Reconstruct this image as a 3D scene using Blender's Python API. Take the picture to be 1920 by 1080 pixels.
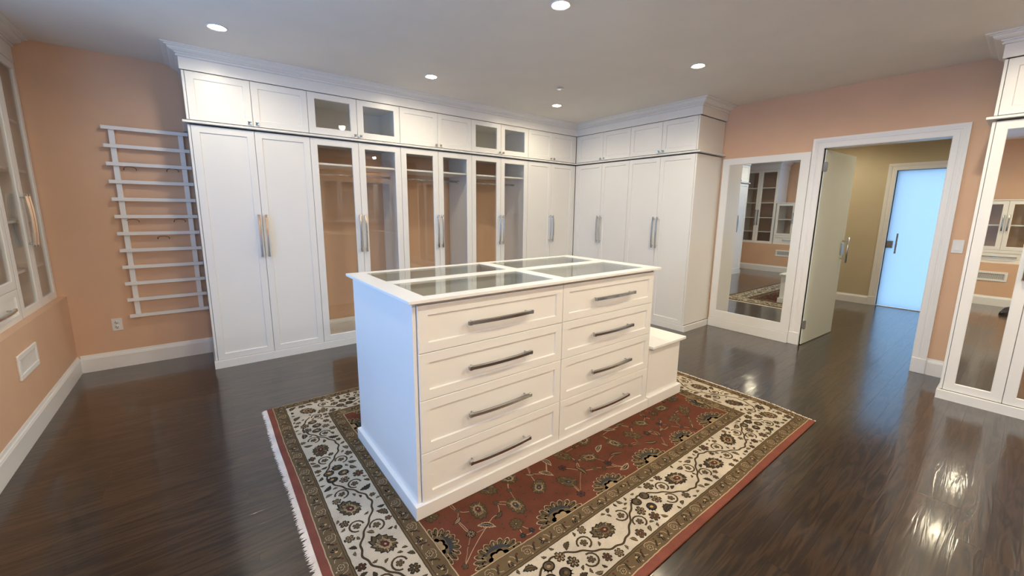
import bpy, bmesh, math, random
from mathutils import Matrix, Vector
random.seed(7)
PI = math.pi
for o in list(bpy.data.objects): bpy.data.objects.remove(o, do_unlink=True)
scn = bpy.context.scene
COL = scn.collection

# ------------------------------------------------------------------ camera, world, exposure
H = 2.791                        # ceiling height
cam_d = bpy.data.cameras.new('camera'); cam = bpy.data.objects.new('camera', cam_d); COL.objects.link(cam)
cam_d.sensor_width = 36.0; cam_d.lens = 753.254 / 1920 * 36.0
cam_d.shift_x = -6.04 / 1920; cam_d.shift_y = -16.405 / 1920
cam_d.clip_start = 0.02; cam_d.clip_end = 100
R_ = Vector((0.78858882, -0.61482079, 0.01109343)); U_ = Vector((0.0956666, 0.14048586, 0.98544996)); F_ = Vector((0.60743359, 0.77605356, -0.16960339))
m = Matrix((R_, U_, -F_)).transposed().to_4x4(); m.translation = Vector((0, 0, 1.5)); cam.matrix_world = m
scn.camera = cam

scn.view_settings.view_transform = 'Standard'; scn.view_settings.look = 'None'
scn.view_settings.gamma = 1.0; scn.view_settings.use_curve_mapping = False
scn.view_settings.exposure = EXPO = 0.95

world = bpy.data.worlds.new('overcast_sky'); scn.world = world; world.use_nodes = True
bg = world.node_tree.nodes['Background']
bg.inputs['Color'].default_value = (0.20, 0.49, 1.0, 1); bg.inputs['Strength'].default_value = 4.3

def portal(name, loc, rot, sx, sy):
    d = bpy.data.lights.new(name, 'AREA'); d.shape = 'RECTANGLE'; d.size = sx; d.size_y = sy
    d.cycles.is_portal = True
    o = bpy.data.objects.new(name, d); COL.objects.link(o); o.location = loc; o.rotation_euler = rot
    return o

LAMP_W = 33.0
LAMP_COL = (1.0, 0.885, 0.665)

# ------------------------------------------------------------------ materials
def mat(name):
    m = bpy.data.materials.new(name); m.use_nodes = True
    nt = m.node_tree; b = nt.nodes['Principled BSDF']
    return m, nt, b
def nnode(nt, t, **kw):
    n = nt.nodes.new(t)
    for k, v in kw.items(): setattr(n, k, v)
    return n
def noise(nt, scale, detail=2, rough=.5, vec=None, stretch=None):
    tc = nnode(nt, 'ShaderNodeTexCoord'); out = tc.outputs['Object']
    if stretch:
        mp = nnode(nt, 'ShaderNodeMapping'); mp.inputs['Scale'].default_value = stretch
        nt.links.new(out, mp.inputs['Vector']); out = mp.outputs['Vector']
    n = nnode(nt, 'ShaderNodeTexNoise'); n.inputs['Scale'].default_value = scale
    n.inputs['Detail'].default_value = detail; n.inputs['Roughness'].default_value = rough
    nt.links.new(vec if vec else out, n.inputs['Vector'])
    return n
def paint(name, col, rough=.4, bump=.02, bscale=60, var=.03, coat=0.0):
    m, nt, b = mat(name)
    n = noise(nt, 3.0, 3)
    cr = nnode(nt, 'ShaderNodeValToRGB')
    cr.color_ramp.elements[0].position = .3; cr.color_ramp.elements[1].position = .7
    cr.color_ramp.elements[0].color = (*[c * (1 - var) for c in col], 1); cr.color_ramp.elements[1].color = (*[min(1, c * (1 + var)) for c in col], 1)
    nt.links.new(n.outputs['Fac'], cr.inputs['Fac']); nt.links.new(cr.outputs['Color'], b.inputs['Base Color'])
    b.inputs['Roughness'].default_value = rough
    b.inputs['Coat Weight'].default_value = coat
    if bump:
        n2 = noise(nt, bscale, 3); bp = nnode(nt, 'ShaderNodeBump'); bp.inputs['Strength'].default_value = bump; bp.inputs['Distance'].default_value = .01
        nt.links.new(n2.outputs['Fac'], bp.inputs['Height']); nt.links.new(bp.outputs['Normal'], b.inputs['Normal'])
    return m
WHITE = paint('satin_white_lacquer', (.84, .83, .80), .33, 0, 40, .01)
TRIM = paint('white_trim_paint', (.86, .845, .825), .35, .02, 40, .01)
PINK = paint('peach_wall_paint', (.73, .475, .315), .6, .05, 160, .03)
KHAKI = paint('khaki_wall_paint', (.58, .49, .33), .6, .05, 160, .03)
CEIL = paint('ceiling_paint', (.83, .785, .725), .8, .05, 160, .02)
PLASTIC = paint('white_plastic', (.82, .80, .77), .3, 0)
SLOT = paint('dark_slot', (.05, .045, .04), .6, 0)
VENTSHADE = paint('grey_vent_back', (.26, .25, .23), .6, 0)  # grey painted as the shade inside the vent recess
FABRIC = paint('drawer_liner', (.42, .43, .42), .8, .05)
BLACK = paint('black_leather', (.012, .012, .013), .35, .1, 90)
WIRE = paint('dark_wire', (.05, .03, .025), .4, 0)
SUBF = paint('dark_subfloor', (.012, .008, .006), .9, 0)

def metal(name, col, rough):
    m, nt, b = mat(name); b.inputs['Metallic'].default_value = 1; b.inputs['Roughness'].default_value = rough
    n = noise(nt, 30, 2); mx = nnode(nt, 'ShaderNodeMapRange'); mx.inputs['To Min'].default_value = rough * .8; mx.inputs['To Max'].default_value = rough * 1.3
    nt.links.new(n.outputs['Fac'], mx.inputs['Value']); nt.links.new(mx.outputs['Result'], b.inputs['Roughness'])
    b.inputs['Base Color'].default_value = (*col, 1); return m
CHROME = metal('polished_chrome', (.60, .62, .64), .13)
NICKEL = metal('satin_nickel', (.50, .47, .42), .25)
STEEL = metal('brushed_steel', (.62, .61, .60), .3)
m, nt, b = mat('mirror_silver'); b.inputs['Metallic'].default_value = 1; b.inputs['Roughness'].default_value = 0.0; b.inputs['Base Color'].default_value = (.80, .82, .79, 1); MIRROR = m

def pane_glass(name, tint):
    m = bpy.data.materials.new(name); m.use_nodes = True; nt = m.node_tree; nt.nodes.clear()
    out = nnode(nt, 'ShaderNodeOutputMaterial'); mix = nnode(nt, 'ShaderNodeMixShader'); tr = nnode(nt, 'ShaderNodeBsdfTransparent'); gl = nnode(nt, 'ShaderNodeBsdfGlossy')
    tr.inputs['Color'].default_value = (*tint, 1); gl.inputs['Roughness'].default_value = 0.0
    lw = nnode(nt, 'ShaderNodeLayerWeight'); lw.inputs['Blend'].default_value = .5
    pw = nnode(nt, 'ShaderNodeMath', operation='POWER'); pw.inputs[1].default_value = 5
    ma = nnode(nt, 'ShaderNodeMath', operation='MULTIPLY_ADD'); ma.inputs[1].default_value = .95; ma.inputs[2].default_value = .045
    nt.links.new(lw.outputs['Facing'], pw.inputs[0]); nt.links.new(pw.outputs[0], ma.inputs[0]); nt.links.new(ma.outputs[0], mix.inputs['Fac'])
    nt.links.new(tr.outputs[0], mix.inputs[1]); nt.links.new(gl.outputs[0], mix.inputs[2]); nt.links.new(mix.outputs[0], out.inputs['Surface'])
    return m
GLASS = pane_glass('clear_pane', (.985, .99, .985))
TOPGLASS = pane_glass('tabletop_glass', (.94, .96, .95))
def frosted(name, dcol, tcol, f):
    m = bpy.data.materials.new(name); m.use_nodes = True; nt = m.node_tree; nt.nodes.clear()
    out = nnode(nt, 'ShaderNodeOutputMaterial'); mix = nnode(nt, 'ShaderNodeMixShader'); mix2 = nnode(nt, 'ShaderNodeMixShader')
    df = nnode(nt, 'ShaderNodeBsdfDiffuse'); tl = nnode(nt, 'ShaderNodeBsdfTranslucent'); gl = nnode(nt, 'ShaderNodeBsdfGlossy'); gl.inputs['Roughness'].default_value = .35
    n = noise(nt, 3, 3); mp = nnode(nt, 'ShaderNodeMix', data_type='RGBA')
    mp.inputs[6].default_value = (*dcol, 1); mp.inputs[7].default_value = (*[c * .94 for c in dcol], 1)
    nt.links.new(n.outputs['Fac'], mp.inputs[0]); nt.links.new(mp.outputs[2], df.inputs['Color'])
    tl.inputs['Color'].default_value = (*tcol, 1); mix.inputs['Fac'].default_value = f; mix2.inputs['Fac'].default_value = .05
    nt.links.new(df.outputs[0], mix.inputs[1]); nt.links.new(tl.outputs[0], mix.inputs[2]); nt.links.new(mix.outputs[0], mix2.inputs[1]); nt.links.new(gl.outputs[0], mix2.inputs[2])
    nt.links.new(mix2.outputs[0], out.inputs['Surface']); return m
FROST = frosted('frosted_glass', (.90, .92, .84), (.80, .86, .78), .20)
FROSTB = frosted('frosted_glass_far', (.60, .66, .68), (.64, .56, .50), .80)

def emis(name, col, s):
    m = bpy.data.materials.new(name); m.use_nodes = True; nt = m.node_tree; nt.nodes.clear()
    out = nnode(nt, 'ShaderNodeOutputMaterial'); e = nnode(nt, 'ShaderNodeEmission'); e.inputs['Color'].default_value = (*col, 1); e.inputs['Strength'].default_value = s
    nt.links.new(e.outputs[0], out.inputs['Surface']); return m
BULB = emis('lamp_glow', (1.0, .84, .58), 60)

def wood():
    m, nt, b = mat('dark_stained_oak')
    geo = nnode(nt, 'ShaderNodeNewGeometry'); oi = nnode(nt, 'ShaderNodeObjectInfo')
    cmb = nnode(nt, 'ShaderNodeVectorMath', operation='MULTIPLY_ADD')
    rv = nnode(nt, 'ShaderNodeCombineXYZ'); nt.links.new(oi.outputs['Random'], rv.inputs[0]); nt.links.new(oi.outputs['Random'], rv.inputs[2])
    nt.links.new(rv.outputs[0], cmb.inputs[0]); cmb.inputs[1].default_value = (23, 0, 41); nt.links.new(geo.outputs['Position'], cmb.inputs[2])
    mp = nnode(nt, 'ShaderNodeMapping'); mp.inputs['Scale'].default_value = (1.1, 11, 4); nt.links.new(cmb.outputs[0], mp.inputs['Vector'])
    nz = nnode(nt, 'ShaderNodeTexNoise'); nz.inputs['Scale'].default_value = 1.6; nz.inputs['Detail'].default_value = 3; nz.inputs['Distortion'].default_value = .6
    nt.links.new(mp.outputs[0], nz.inputs['Vector'])
    # cathedral rings: sine of stretched noise
    mm = nnode(nt, 'ShaderNodeMath', operation='MULTIPLY'); mm.inputs[1].default_value = 30; nt.links.new(nz.outputs['Fac'], mm.inputs[0])
    sn = nnode(nt, 'ShaderNodeMath', operation='SINE'); nt.links.new(mm.outputs[0], sn.inputs[0])
    mr = nnode(nt, 'ShaderNodeMapRange'); mr.inputs['From Min'].default_value = -1; mr.inputs['From Max'].default_value = 1; nt.links.new(sn.outputs[0], mr.inputs['Value'])
    mp2 = nnode(nt, 'ShaderNodeMapping'); mp2.inputs['Scale'].default_value = (4, 70, 20); nt.links.new(cmb.outputs[0], mp2.inputs['Vector'])
    fine = nnode(nt, 'ShaderNodeTexNoise'); fine.inputs['Scale'].default_value = 1.5; fine.inputs['Detail'].default_value = 4; nt.links.new(mp2.outputs[0], fine.inputs['Vector'])
    mix = nnode(nt, 'ShaderNodeMath', operation='MULTIPLY_ADD'); mix.inputs[1].default_value = .45
    hf = nnode(nt, 'ShaderNodeMath', operation='MULTIPLY'); hf.inputs[1].default_value = .55; nt.links.new(fine.outputs['Fac'], hf.inputs[0])
    nt.links.new(mr.outputs['Result'], mix.inputs[0]); nt.links.new(hf.outputs[0], mix.inputs[2])
    cr = nnode(nt, 'ShaderNodeValToRGB'); e = cr.color_ramp.elements
    e[0].position = .15; e[0].color = (.009, .0045, .0022, 1); e[1].position = .85; e[1].color = (.046, .025, .0115, 1)
    nt.links.new(mix.outputs[0], cr.inputs['Fac'])
    tint = nnode(nt, 'ShaderNodeMapRange'); tint.inputs['To Min'].default_value = .78; tint.inputs['To Max'].default_value = 1.22; nt.links.new(oi.outputs['Random'], tint.inputs['Value'])
    sc = nnode(nt, 'ShaderNodeVectorMath', operation='SCALE'); nt.links.new(cr.outputs['Color'], sc.inputs[0]); nt.links.new(tint.outputs['Result'], sc.inputs['Scale'])
    nt.links.new(sc.outputs[0], b.inputs['Base Color'])
    b.inputs['Roughness'].default_value = .30; b.inputs['IOR'].default_value = 1.45
    b.inputs['Specular IOR Level'].default_value = .3; b.inputs['Coat Weight'].default_value = .9; b.inputs['Coat Roughness'].default_value = .12
    big = nnode(nt, 'ShaderNodeTexNoise'); big.inputs['Scale'].default_value = 6; big.inputs['Detail'].default_value = 2; nt.links.new(geo.outputs['Position'], big.inputs['Vector'])
    ad = nnode(nt, 'ShaderNodeMath', operation='MULTIPLY_ADD'); ad.inputs[1].default_value = 2.5; nt.links.new(big.outputs['Fac'], ad.inputs[0]); nt.links.new(mr.outputs['Result'], ad.inputs[2])
    bp = nnode(nt, 'ShaderNodeBump'); bp.inputs['Strength'].default_value = .05; bp.inputs['Distance'].default_value = .004
    nt.links.new(ad.outputs[0], bp.inputs['Height']); nt.links.new(bp.outputs['Normal'], b.inputs['Normal']); nt.links.new(bp.outputs['Normal'], b.inputs['Coat Normal'])
    return m
WOOD = wood()

def wool(name, col=None):
    m, nt, b = mat(name); b.inputs['Roughness'].default_value = .95; b.inputs['Specular IOR Level'].default_value = .1
    n = noise(nt, 260, 3, .7); n2 = noise(nt, 7, 3)
    ad = nnode(nt, 'ShaderNodeMath', operation='ADD'); nt.links.new(n.outputs['Fac'], ad.inputs[0]); nt.links.new(n2.outputs['Fac'], ad.inputs[1])
    mr = nnode(nt, 'ShaderNodeMapRange'); mr.inputs['From Min'].default_value = .6; mr.inputs['From Max'].default_value = 1.4; mr.inputs['To Min'].default_value = .72; mr.inputs['To Max'].default_value = 1.25
    nt.links.new(ad.outputs[0], mr.inputs['Value'])
    sc = nnode(nt, 'ShaderNodeVectorMath', operation='SCALE'); nt.links.new(mr.outputs['Result'], sc.inputs['Scale'])
    if col: sc.inputs[0].default_value = col
    else:
        at = nnode(nt, 'ShaderNodeVertexColor'); at.layer_name = 'Col'; nt.links.new(at.outputs['Color'], sc.inputs[0])
    nt.links.new(sc.outputs[0], b.inputs['Base Color'])
    bp = nnode(nt, 'ShaderNodeBump'); bp.inputs['Strength'].default_value = .5; bp.inputs['Distance'].default_value = .003
    nt.links.new(n.outputs['Fac'], bp.inputs['Height']); nt.links.new(bp.outputs['Normal'], b.inputs['Normal'])
    return m

# ------------------------------------------------------------------ helpers
def link(name, me, parent=None, loc=(0, 0, 0), rot=(0, 0, 0)):
    o = bpy.data.objects.new(name, me); COL.objects.link(o); o.location = loc; o.rotation_euler = rot
    if parent: o.parent = parent
    return o
def thing(name, label, cat, loc=(0, 0, 0), rz=0, group=None):
    o = link(name, None, None, loc, (0, 0, rz)); o['label'] = label; o['category'] = cat
    if group: o['group'] = group
    return o
def tag(o, label, cat, group=None):
    o['label'] = label; o['category'] = cat
    if group: o['group'] = group
    return o
def struct(name, loc=(0, 0, 0), rz=0, label=None):
    o = link(name, None, None, loc, (0, 0, rz)); o['kind'] = 'structure'
    if label: o['label'] = label
    return o

class MB:
    def __init__(s): s.v = []; s.f = []; s.mi = []; s.smooth = []
    def add(s, vs, fs, mi=0, sm=False):
        b = len(s.v); s.v += [tuple(v) for v in vs]; s.f += [tuple(i + b for i in f) for f in fs]
        s.mi += [mi] * len(fs); s.smooth += [sm] * len(fs); return s
    def box(s, x0, x1, y0, y1, z0, z1, c=0.0, mi=0):
        """box, optional chamfer c"""
        if c <= 0:
            vs = [(x, y, z) for z in (z0, z1) for y in (y0, y1) for x in (x0, x1)]
            return s.add(vs, [(0, 2, 3, 1), (4, 5, 7, 6), (0, 1, 5, 4), (2, 6, 7, 3), (0, 4, 6, 2), (1, 3, 7, 5)], mi)
        c = min(c, (x1 - x0) * .45, (y1 - y0) * .45, (z1 - z0) * .45)
        X = (x0, x1); Y = (y0, y1); Z = (z0, z1); vs = []; idx = {}
        for i in (0, 1):
            for j in (0, 1):
                for k in (0, 1):
                    sx, sy, sz = (1 - 2 * i), (1 - 2 * j), (1 - 2 * k)
                    for a in range(3):
                        p = [X[i] + sx * c, Y[j] + sy * c, Z[k] + sz * c]; p[a] = (X[i], Y[j], Z[k])[a]
                        idx[(i, j, k, a)] = len(vs); vs.append(p)
        fs = []
        for a in range(3):
            b_, c_ = [q for q in range(3) if q != a]
            for d in (0, 1):
                q = []
                for (u, w) in ((0, 0), (1, 0), (1, 1), (0, 1)):
                    t = [0, 0, 0]; t[a] = d; t[b_] = u; t[c_] = w; q.append(idx[(*t, a)])
                flip = (d == 0) ^ (a == 1)
                fs.append(tuple(reversed(q)) if flip else tuple(q))
        for a in range(3):      # edges along axis a
            b_, c_ = [q for q in range(3) if q != a]
            for u in (0, 1):
                for w in (0, 1):
                    t0 = [0, 0, 0]; t0[b_] = u; t0[c_] = w; t1 = list(t0); t1[a] = 1
                    q = [idx[(*t0, b_)], idx[(*t1, b_)], idx[(*t1, c_)], idx[(*t0, c_)]]
                    fs.append(tuple(q))
        for i in (0, 1):
            for j in (0, 1):
                for k in (0, 1): fs.append((idx[(i, j, k, 0)], idx[(i, j, k, 1)], idx[(i, j, k, 2)]))
        cen = Vector(((x0 + x1) / 2, (y0 + y1) / 2, (z0 + z1) / 2)); out = []
        for f in fs:
            P = [Vector(vs[i]) for i in f]; n = (P[1] - P[0]).cross(P[2] - P[0]); fc = sum(P, Vector()) / len(P)
            out.append(f if n.dot(fc - cen) >= 0 else tuple(reversed(f)))
        return s.add(vs, out, mi)
    def tube(s, pts, r, n=10, mi=0, flat=None, caps=True):
        """tube along pts; flat=(w,h) makes a rounded-rect like section"""
        P = [Vector(p) for p in pts]; rings = []; up0 = None
        for i, p in enumerate(P):
            t = (P[min(i + 1, len(P) - 1)] - P[max(i - 1, 0)]).normalized()
            up = Vector((0, 0, 1)) if abs(t.z) < .9 else Vector((1, 0, 0))
            if up0 is not None: up = up0
            a = t.cross(up).normalized(); bb = a.cross(t).normalized(); up0 = bb
            rr = r[i] if isinstance(r, (list, tuple)) else r
            ring = []
            for k in range(n):
                th = 2 * PI * k / n + (PI / n); cx, cy = math.cos(th), math.sin(th)
                ring.append(p + a * cx * rr + bb * cy * rr)
            rings.append(ring)
        vs = [q for ring in rings for q in ring]; fs = []
        for i in range(len(P) - 1):
            for k in range(n):
                k2 = (k + 1) % n; fs.append((i * n + k, i * n + k2, (i + 1) * n + k2, (i + 1) * n + k))
        s.add(vs, fs, mi, True)
        if caps:
            b = len(s.v) - len(vs)
            s.f.append(tuple(b + k for k in reversed(range(n)))); s.mi.append(mi); s.smooth.append(False)
            s.f.append(tuple(b + (len(P) - 1) * n + k for k in range(n))); s.mi.append(mi); s.smooth.append(False)
        return s
    def lathe(s, prof, axis='z', cen=(0, 0, 0), n=24, mi=0):
        vs = []; fs = []
        for (r, h) in prof:
            for k in range(n):
                th = 2 * PI * k / n; a, b_ = r * math.cos(th), r * math.sin(th)
                p = {'z': (a, b_, h), 'y': (a, h, b_), 'x': (h, a, b_)}[axis]; vs.append((p[0] + cen[0], p[1] + cen[1], p[2] + cen[2]))
        for i in range(len(prof) - 1):
            for k in range(n):
                k2 = (k + 1) % n; fs.append((i * n + k, i * n + k2, (i + 1) * n + k2, (i + 1) * n + k))
        fs.append(tuple(range(n))); fs.append(tuple((len(prof) - 1) * n + k for k in range(n)))
        return s.add(vs, fs, mi, True)
    def sweep(s, path, prof, side=1, mi=0, closed=False):
        """mitred sweep of profile (offset, z) along 2-D path; offset goes to the `side` of the travel direction (1 = right)"""
        P = [Vector((p[0], p[1])) for p in path]; N = len(P); vs = []
        for i in range(N):
            d0 = (P[i] - P[i - 1]).normalized() if (i > 0 or closed) else None
            d1 = (P[(i + 1) % N] - P[i]).normalized() if (i < N - 1 or closed) else None
            if d0 is None: d0 = d1
            if d1 is None: d1 = d0
            n0 = Vector((d0.y, -d0.x)) * side; n1 = Vector((d1.y, -d1.x)) * side
            mi_ = (n0 + n1); mi_ = mi_ / (1 + n0.dot(n1)) if (1 + n0.dot(n1)) > 1e-6 else n0
            for (o, z) in prof: q = P[i] + mi_ * o; vs.append((q.x, q.y, z))
        M = len(prof); fs = []
        for i in range(N - (0 if closed else 1)):
            j = (i + 1) % N
            for k in range(M): k2 = (k + 1) % M; fs.append((i * M + k, j * M + k, j * M + k2, i * M + k2))
        if not closed: fs.append(tuple(range(M))); fs.append(tuple((N - 1) * M + k for k in reversed(range(M))))
        return s.add(vs, fs, mi)
    def mesh(s, name, mats, fix=True):
        me = bpy.data.meshes.new(name); me.from_pydata(s.v, [], s.f)
        for m_ in (mats if isinstance(mats, (list, tuple)) else [mats]): me.materials.append(m_)
        me.polygons.foreach_set('material_index', s.mi); me.polygons.foreach_set('use_smooth', s.smooth)
        if fix:
            bm = bmesh.new(); bm.from_mesh(me); bmesh.ops.recalc_face_normals(bm, faces=bm.faces); bm.to_mesh(me); bm.free()
        me.update(); return me
    def build(s, name, mats, parent=None, loc=(0, 0, 0), rot=(0, 0, 0), fix=True):
        return link(name, s.mesh(name, mats, fix), parent, loc, rot)

CACHE = {}
def panel_mesh(w, h, t=.02, st=.055, rec=.009, cham=.004, glass=False, rails=None):
    """shaker front: x 0..w, z 0..h, front face at y=0 and thickness going to +y.  glass: open centre"""
    key = ('pm', round(w, 4), round(h, 4), t, st, glass, rails)
    if key in CACHE: return CACHE[key]
    sb, stp = (rails if rails else (st, st))
    e = .0018
    def rect(x0, x1, z0, z1, y): return [(x0, y, z0), (x1, y, z0), (x1, y, z1), (x0, y, z1)]
    loops = [rect(0, w, 0, h, t), rect(0, w, 0, h, e), rect(e, w - e, e, h - e, 0), rect(st, w - st, sb, h - stp, 0)]
    if glass: loops += [rect(st + cham, w - st - cham, sb + cham, h - stp - cham, cham), rect(st + cham, w - st - cham, sb + cham, h - stp - cham, t), rect(0, w, 0, h, t)]
    else: loops += [rect(st + cham, w - st - cham, sb + cham, h - stp - cham, rec)]
    m_ = MB(); vs = [p for l in loops for p in l]; fs = []
    for i in range(len(loops) - 1):
        for k in range(4): k2 = (k + 1) % 4; fs.append((i * 4 + k, i * 4 + k2, i * 4 + 4 + k2, i * 4 + 4 + k))
    if not glass: L = (len(loops) - 1) * 4; fs.append((L, L + 1, L + 2, L + 3)); fs.append((0, 3, 2, 1))
    m_.add(vs, fs); me = m_.mesh('shaker_front', WHITE, fix=True)
    CACHE[key] = me; return me
def box_mesh(name, dims, mats, c=.001):
    key = ('bx', name) + tuple(round(d, 4) for d in dims) + (mats.name,)
    if key not in CACHE: CACHE[key] = MB().box(*dims, c).mesh(name, mats)
    return CACHE[key]
def pull_mesh(L=.40, vert=True):
    """bowed bar pull centred on origin, front towards -y, posts reaching y=0"""
    key = ('pull', L, vert)
    if key in CACHE: return CACHE[key]
    m_ = MB(); n = 14; w = .0105; d = .0095; vs = []; fs = []
    for i in range(n + 1):
        u = i / n * 2 - 1; z = u * L / 2; y = -.030 - .012 * (1 - u * u)
        for (a, bq) in ((-w, d * .3), (-w * .7, -d), (w * .7, -d), (w, d * .3), (w * .6, d), (-w * .6, d)):
            vs.append((a, y + bq, z) if vert else (z, y + bq, a))
    for i in range(n):
        for k in range(6): k2 = (k + 1) % 6; fs.append((i * 6 + k, i * 6 + k2, i * 6 + 6 + k2, i * 6 + 6 + k))
    fs.append(tuple(range(6))); fs.append(tuple(n * 6 + k for k in range(6)))
    m_.add(vs, fs, 0, False)
    for sgn in (-1, 1):
        z = sgn * (L / 2 - .028)
        p0 = (0, 0, z) if vert else (z, 0, 0); p1 = (0, -.031, z) if vert else (z, -.031, 0)
        m_.tube([p0, p1], .0055, 12)
        z = sgn * (L / 2 - .009)     # square end collar
        if vert: m_.box(-.0105, .0105, -.040, -.024, z - .009, z + .009, .0015)
        else: m_.box(z - .009, z + .009, -.040, -.024, -.0105, .0105, .0015)
    CACHE[key] = m_.mesh('bar_pull', CHROME); return CACHE[key]
def knob_mesh():
    if 'knob' in CACHE: return CACHE['knob']
    m_ = MB(); m_.lathe([(.0001, 0), (.009, 0), (.009, -.003), (.004, -.006), (.004, -.016), (.007, -.018)], 'y', n=14)
    s_ = .0160                       # faceted square head with dished corners
    ring = [(-s_, -s_), (0, -s_ * .72), (s_, -s_), (s_ * .72, 0), (s_, s_), (0, s_ * .72), (-s_, s_), (-s_ * .72, 0)]
    vs = [(a * .7, -.017, c_ * .7) for a, c_ in ring] + [(a, -.022, c_) for a, c_ in ring] + [(a * .8, -.027, c_ * .8) for a, c_ in ring] + [(0, -.023, 0)]
    fs = [tuple(range(8))]
    for r in range(2):
        for k in range(8): k2 = (k + 1) % 8; fs.append((r * 8 + k, r * 8 + k2, r * 8 + 8 + k2, r * 8 + 8 + k))
    for k in range(8): fs.append((16 + k, 16 + (k + 1) % 8, 24))
    m_.add(vs, fs); CACHE['knob'] = m_.mesh('knob', CHROME); return CACHE['knob']

def front(parent, kind, x0, x1, z0, z1, y=0, st=.055, rails=None, name='door', glassmat=None):
    """a door or drawer front; kind solid / glass / mirror"""
    g = .0018
    w, h = x1 - x0 - 2 * g, z1 - z0
    o = link(name, panel_mesh(w, h, .02, st, glass=kind != 'solid', rails=rails), parent, (x0 + g, y, z0))
    sb, stp = rails if rails else (st, st)
    if kind != 'solid':
        gl = box_mesh('glass_pane' if kind == 'glass' else 'mirror_pane', (st - .002, w - st + .002, .010, .014, sb - .002, h - stp + .002), GLASS if kind == 'glass' else MIRROR, 0)
        p = link('glass_pane' if kind == 'glass' else 'mirror_pane', gl, o); p['label'] = 'clear glass pane' if kind == 'glass' else 'mirror glass'
    return o
def put_pull(door, x, z, vert=True, L=.40):
    h = link('handle', pull_mesh(L, vert), door, (x, 0, z)); h['label'] = 'chrome bar handle'; return h
def put_knob(door, x, z):
    h = link('knob', knob_mesh(), door, (x, 0, z)); h['label'] = 'chrome knob'; return h

def pair(parent, kind, x0, xm, x1, z0, z1, hz=None, knob=None, st=.055, rails=None, hoff=.027, L=.40, singles=False):
    a = front(parent, kind, x0, xm, z0, z1, st=st, rails=rails); b_ = front(parent, kind, xm, x1, z0, z1, st=st, rails=rails)
    wa = xm - x0 - .0036
    if hz is not None: put_pull(a, wa - hoff, hz - z0, L=L); put_pull(b_, hoff, hz - z0, L=L)
    if knob is not None: put_knob(a, wa - .028, knob - z0); put_knob(b_, .028, knob - z0)
    return a, b_

def carcass(parent, x0, x1, z0, z1, D, open_front=False, back=True, y0=.0225, divider=False):
    T = .018; m_ = MB()
    if not open_front: m_.box(x0 + .0005, x1 - .0005, y0, D, z0, z1, .001)
    else:
        m_.box(x0 + .0005, x0 + T, y0, D, z0, z1, .0008); m_.box(x1 - T, x1 - .0005, y0, D, z0, z1, .0008)
        m_.box(x0 + T, x1 - T, y0, D, z0, z0 + T, .0008); m_.box(x0 + T, x1 - T, y0, D, z1 - T, z1, .0008)
        if back: m_.box(x0 + T, x1 - T, D - .008, D, z0 + T, z1 - T, 0)
    return m_.build('body', WHITE, parent)
def shelf(parent, x0, x1, z, D, y0=.035, t=.019, name='shelf'):
    return MB().box(x0 + .0185, x1 - .0185, y0, D, z - t / 2, z + t / 2, .001).build(name, WHITE, parent)
def rod(parent, x0, x1, z, y):
    m_ = MB().tube([(x0 + .019, y, z), (x1 - .019, y, z)], .0125, 14)
    for xx, s_ in ((x0 + .018, 1), (x1 - .018, -1)):
        m_.lathe([(.018, 0), (.018, s_ * .012), (.0126, s_ * .014)], 'x', (xx, y, z), 14)
    o = m_.build('hanging_rod', CHROME, parent); o['label'] = 'chrome hanging rod'; return o
def hinges(parent, x, zs, side):
    for z in zs:
        m_ = MB().box(x - .004 if side > 0 else x, x if side > 0 else x + .004, .03, .075, z - .012, z + .012, .001)
        o = m_.build('hinge', SLOT, parent); o['label'] = 'dark hinge plate'

# ------------------------------------------------------------------ key planes
XL, YW, XW = -.976, 5.123, 5.338
YD, XD = 4.527, 4.716            # door faces of the two cabinet runs
XR = 4.728                       # faces of the mirrored cabinets
XREC = -1.66                     # recessed upper left wall
YN = -2.0                        # wall behind the camera
XH = 8.78                        # far wall of the hall
DY0, DY1, DZ = .555, 1.489, 2.185

# ------------------------------------------------------------------ structure
# floor: sub-floor slab and oak planks
fl = struct('floor', label='dark stained oak plank floor')
MB().box(XREC - .1, XH + .1, YN - .1, YW + .1, -.12, -.012).build('subfloor', SUBF, fl)
PW, GAP = .098, .0004
random.seed(3)
plank_cache = {}
def plank_mesh(L):
    k = round(L, 3)
    if k not in plank_cache: plank_cache[k] = MB().box(0, L - GAP, 0, PW - GAP, -.012, 0, .00012).mesh('plank', WOOD)
    return plank_cache[k]
lens = [1.15, 1.45, 1.75, 2.05, 2.35]
rest = MB(); count = 0
row = 0; y = YW
while y > YN - .05:
    y -= PW; x = XREC - .02 - random.choice([0, .3, .6, .9, 1.2]) ; 
    while x < XH + .05:
        L = random.choice(lens); xe = x + L
        if xe < -1.05: x = xe; continue
        xa = max(x, -1.02)
        near = (y > -.55 and xa < 5.4 and y < YW) and not (y + PW > 4.6 and xa > .1)
        hidden = .95 < xa and xe < 2.5 and 1.85 < y < 2.4
        if near and not hidden and count < 296:
            if xa != x:
                link('plank', plank_mesh(round(xe - xa, 3)), fl, (xa, y, 0))
            else: link('plank', plank_mesh(L), fl, (x, y, 0))
            count += 1
        else: rest.box(xa, min(xe, XH + .05) - GAP, y, y + PW - GAP, -.012, 0, .00012)
        x = xe
o = rest.build('plank_field', WOOD, fl, fix=False); o['kind'] = 'stuff'

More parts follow.
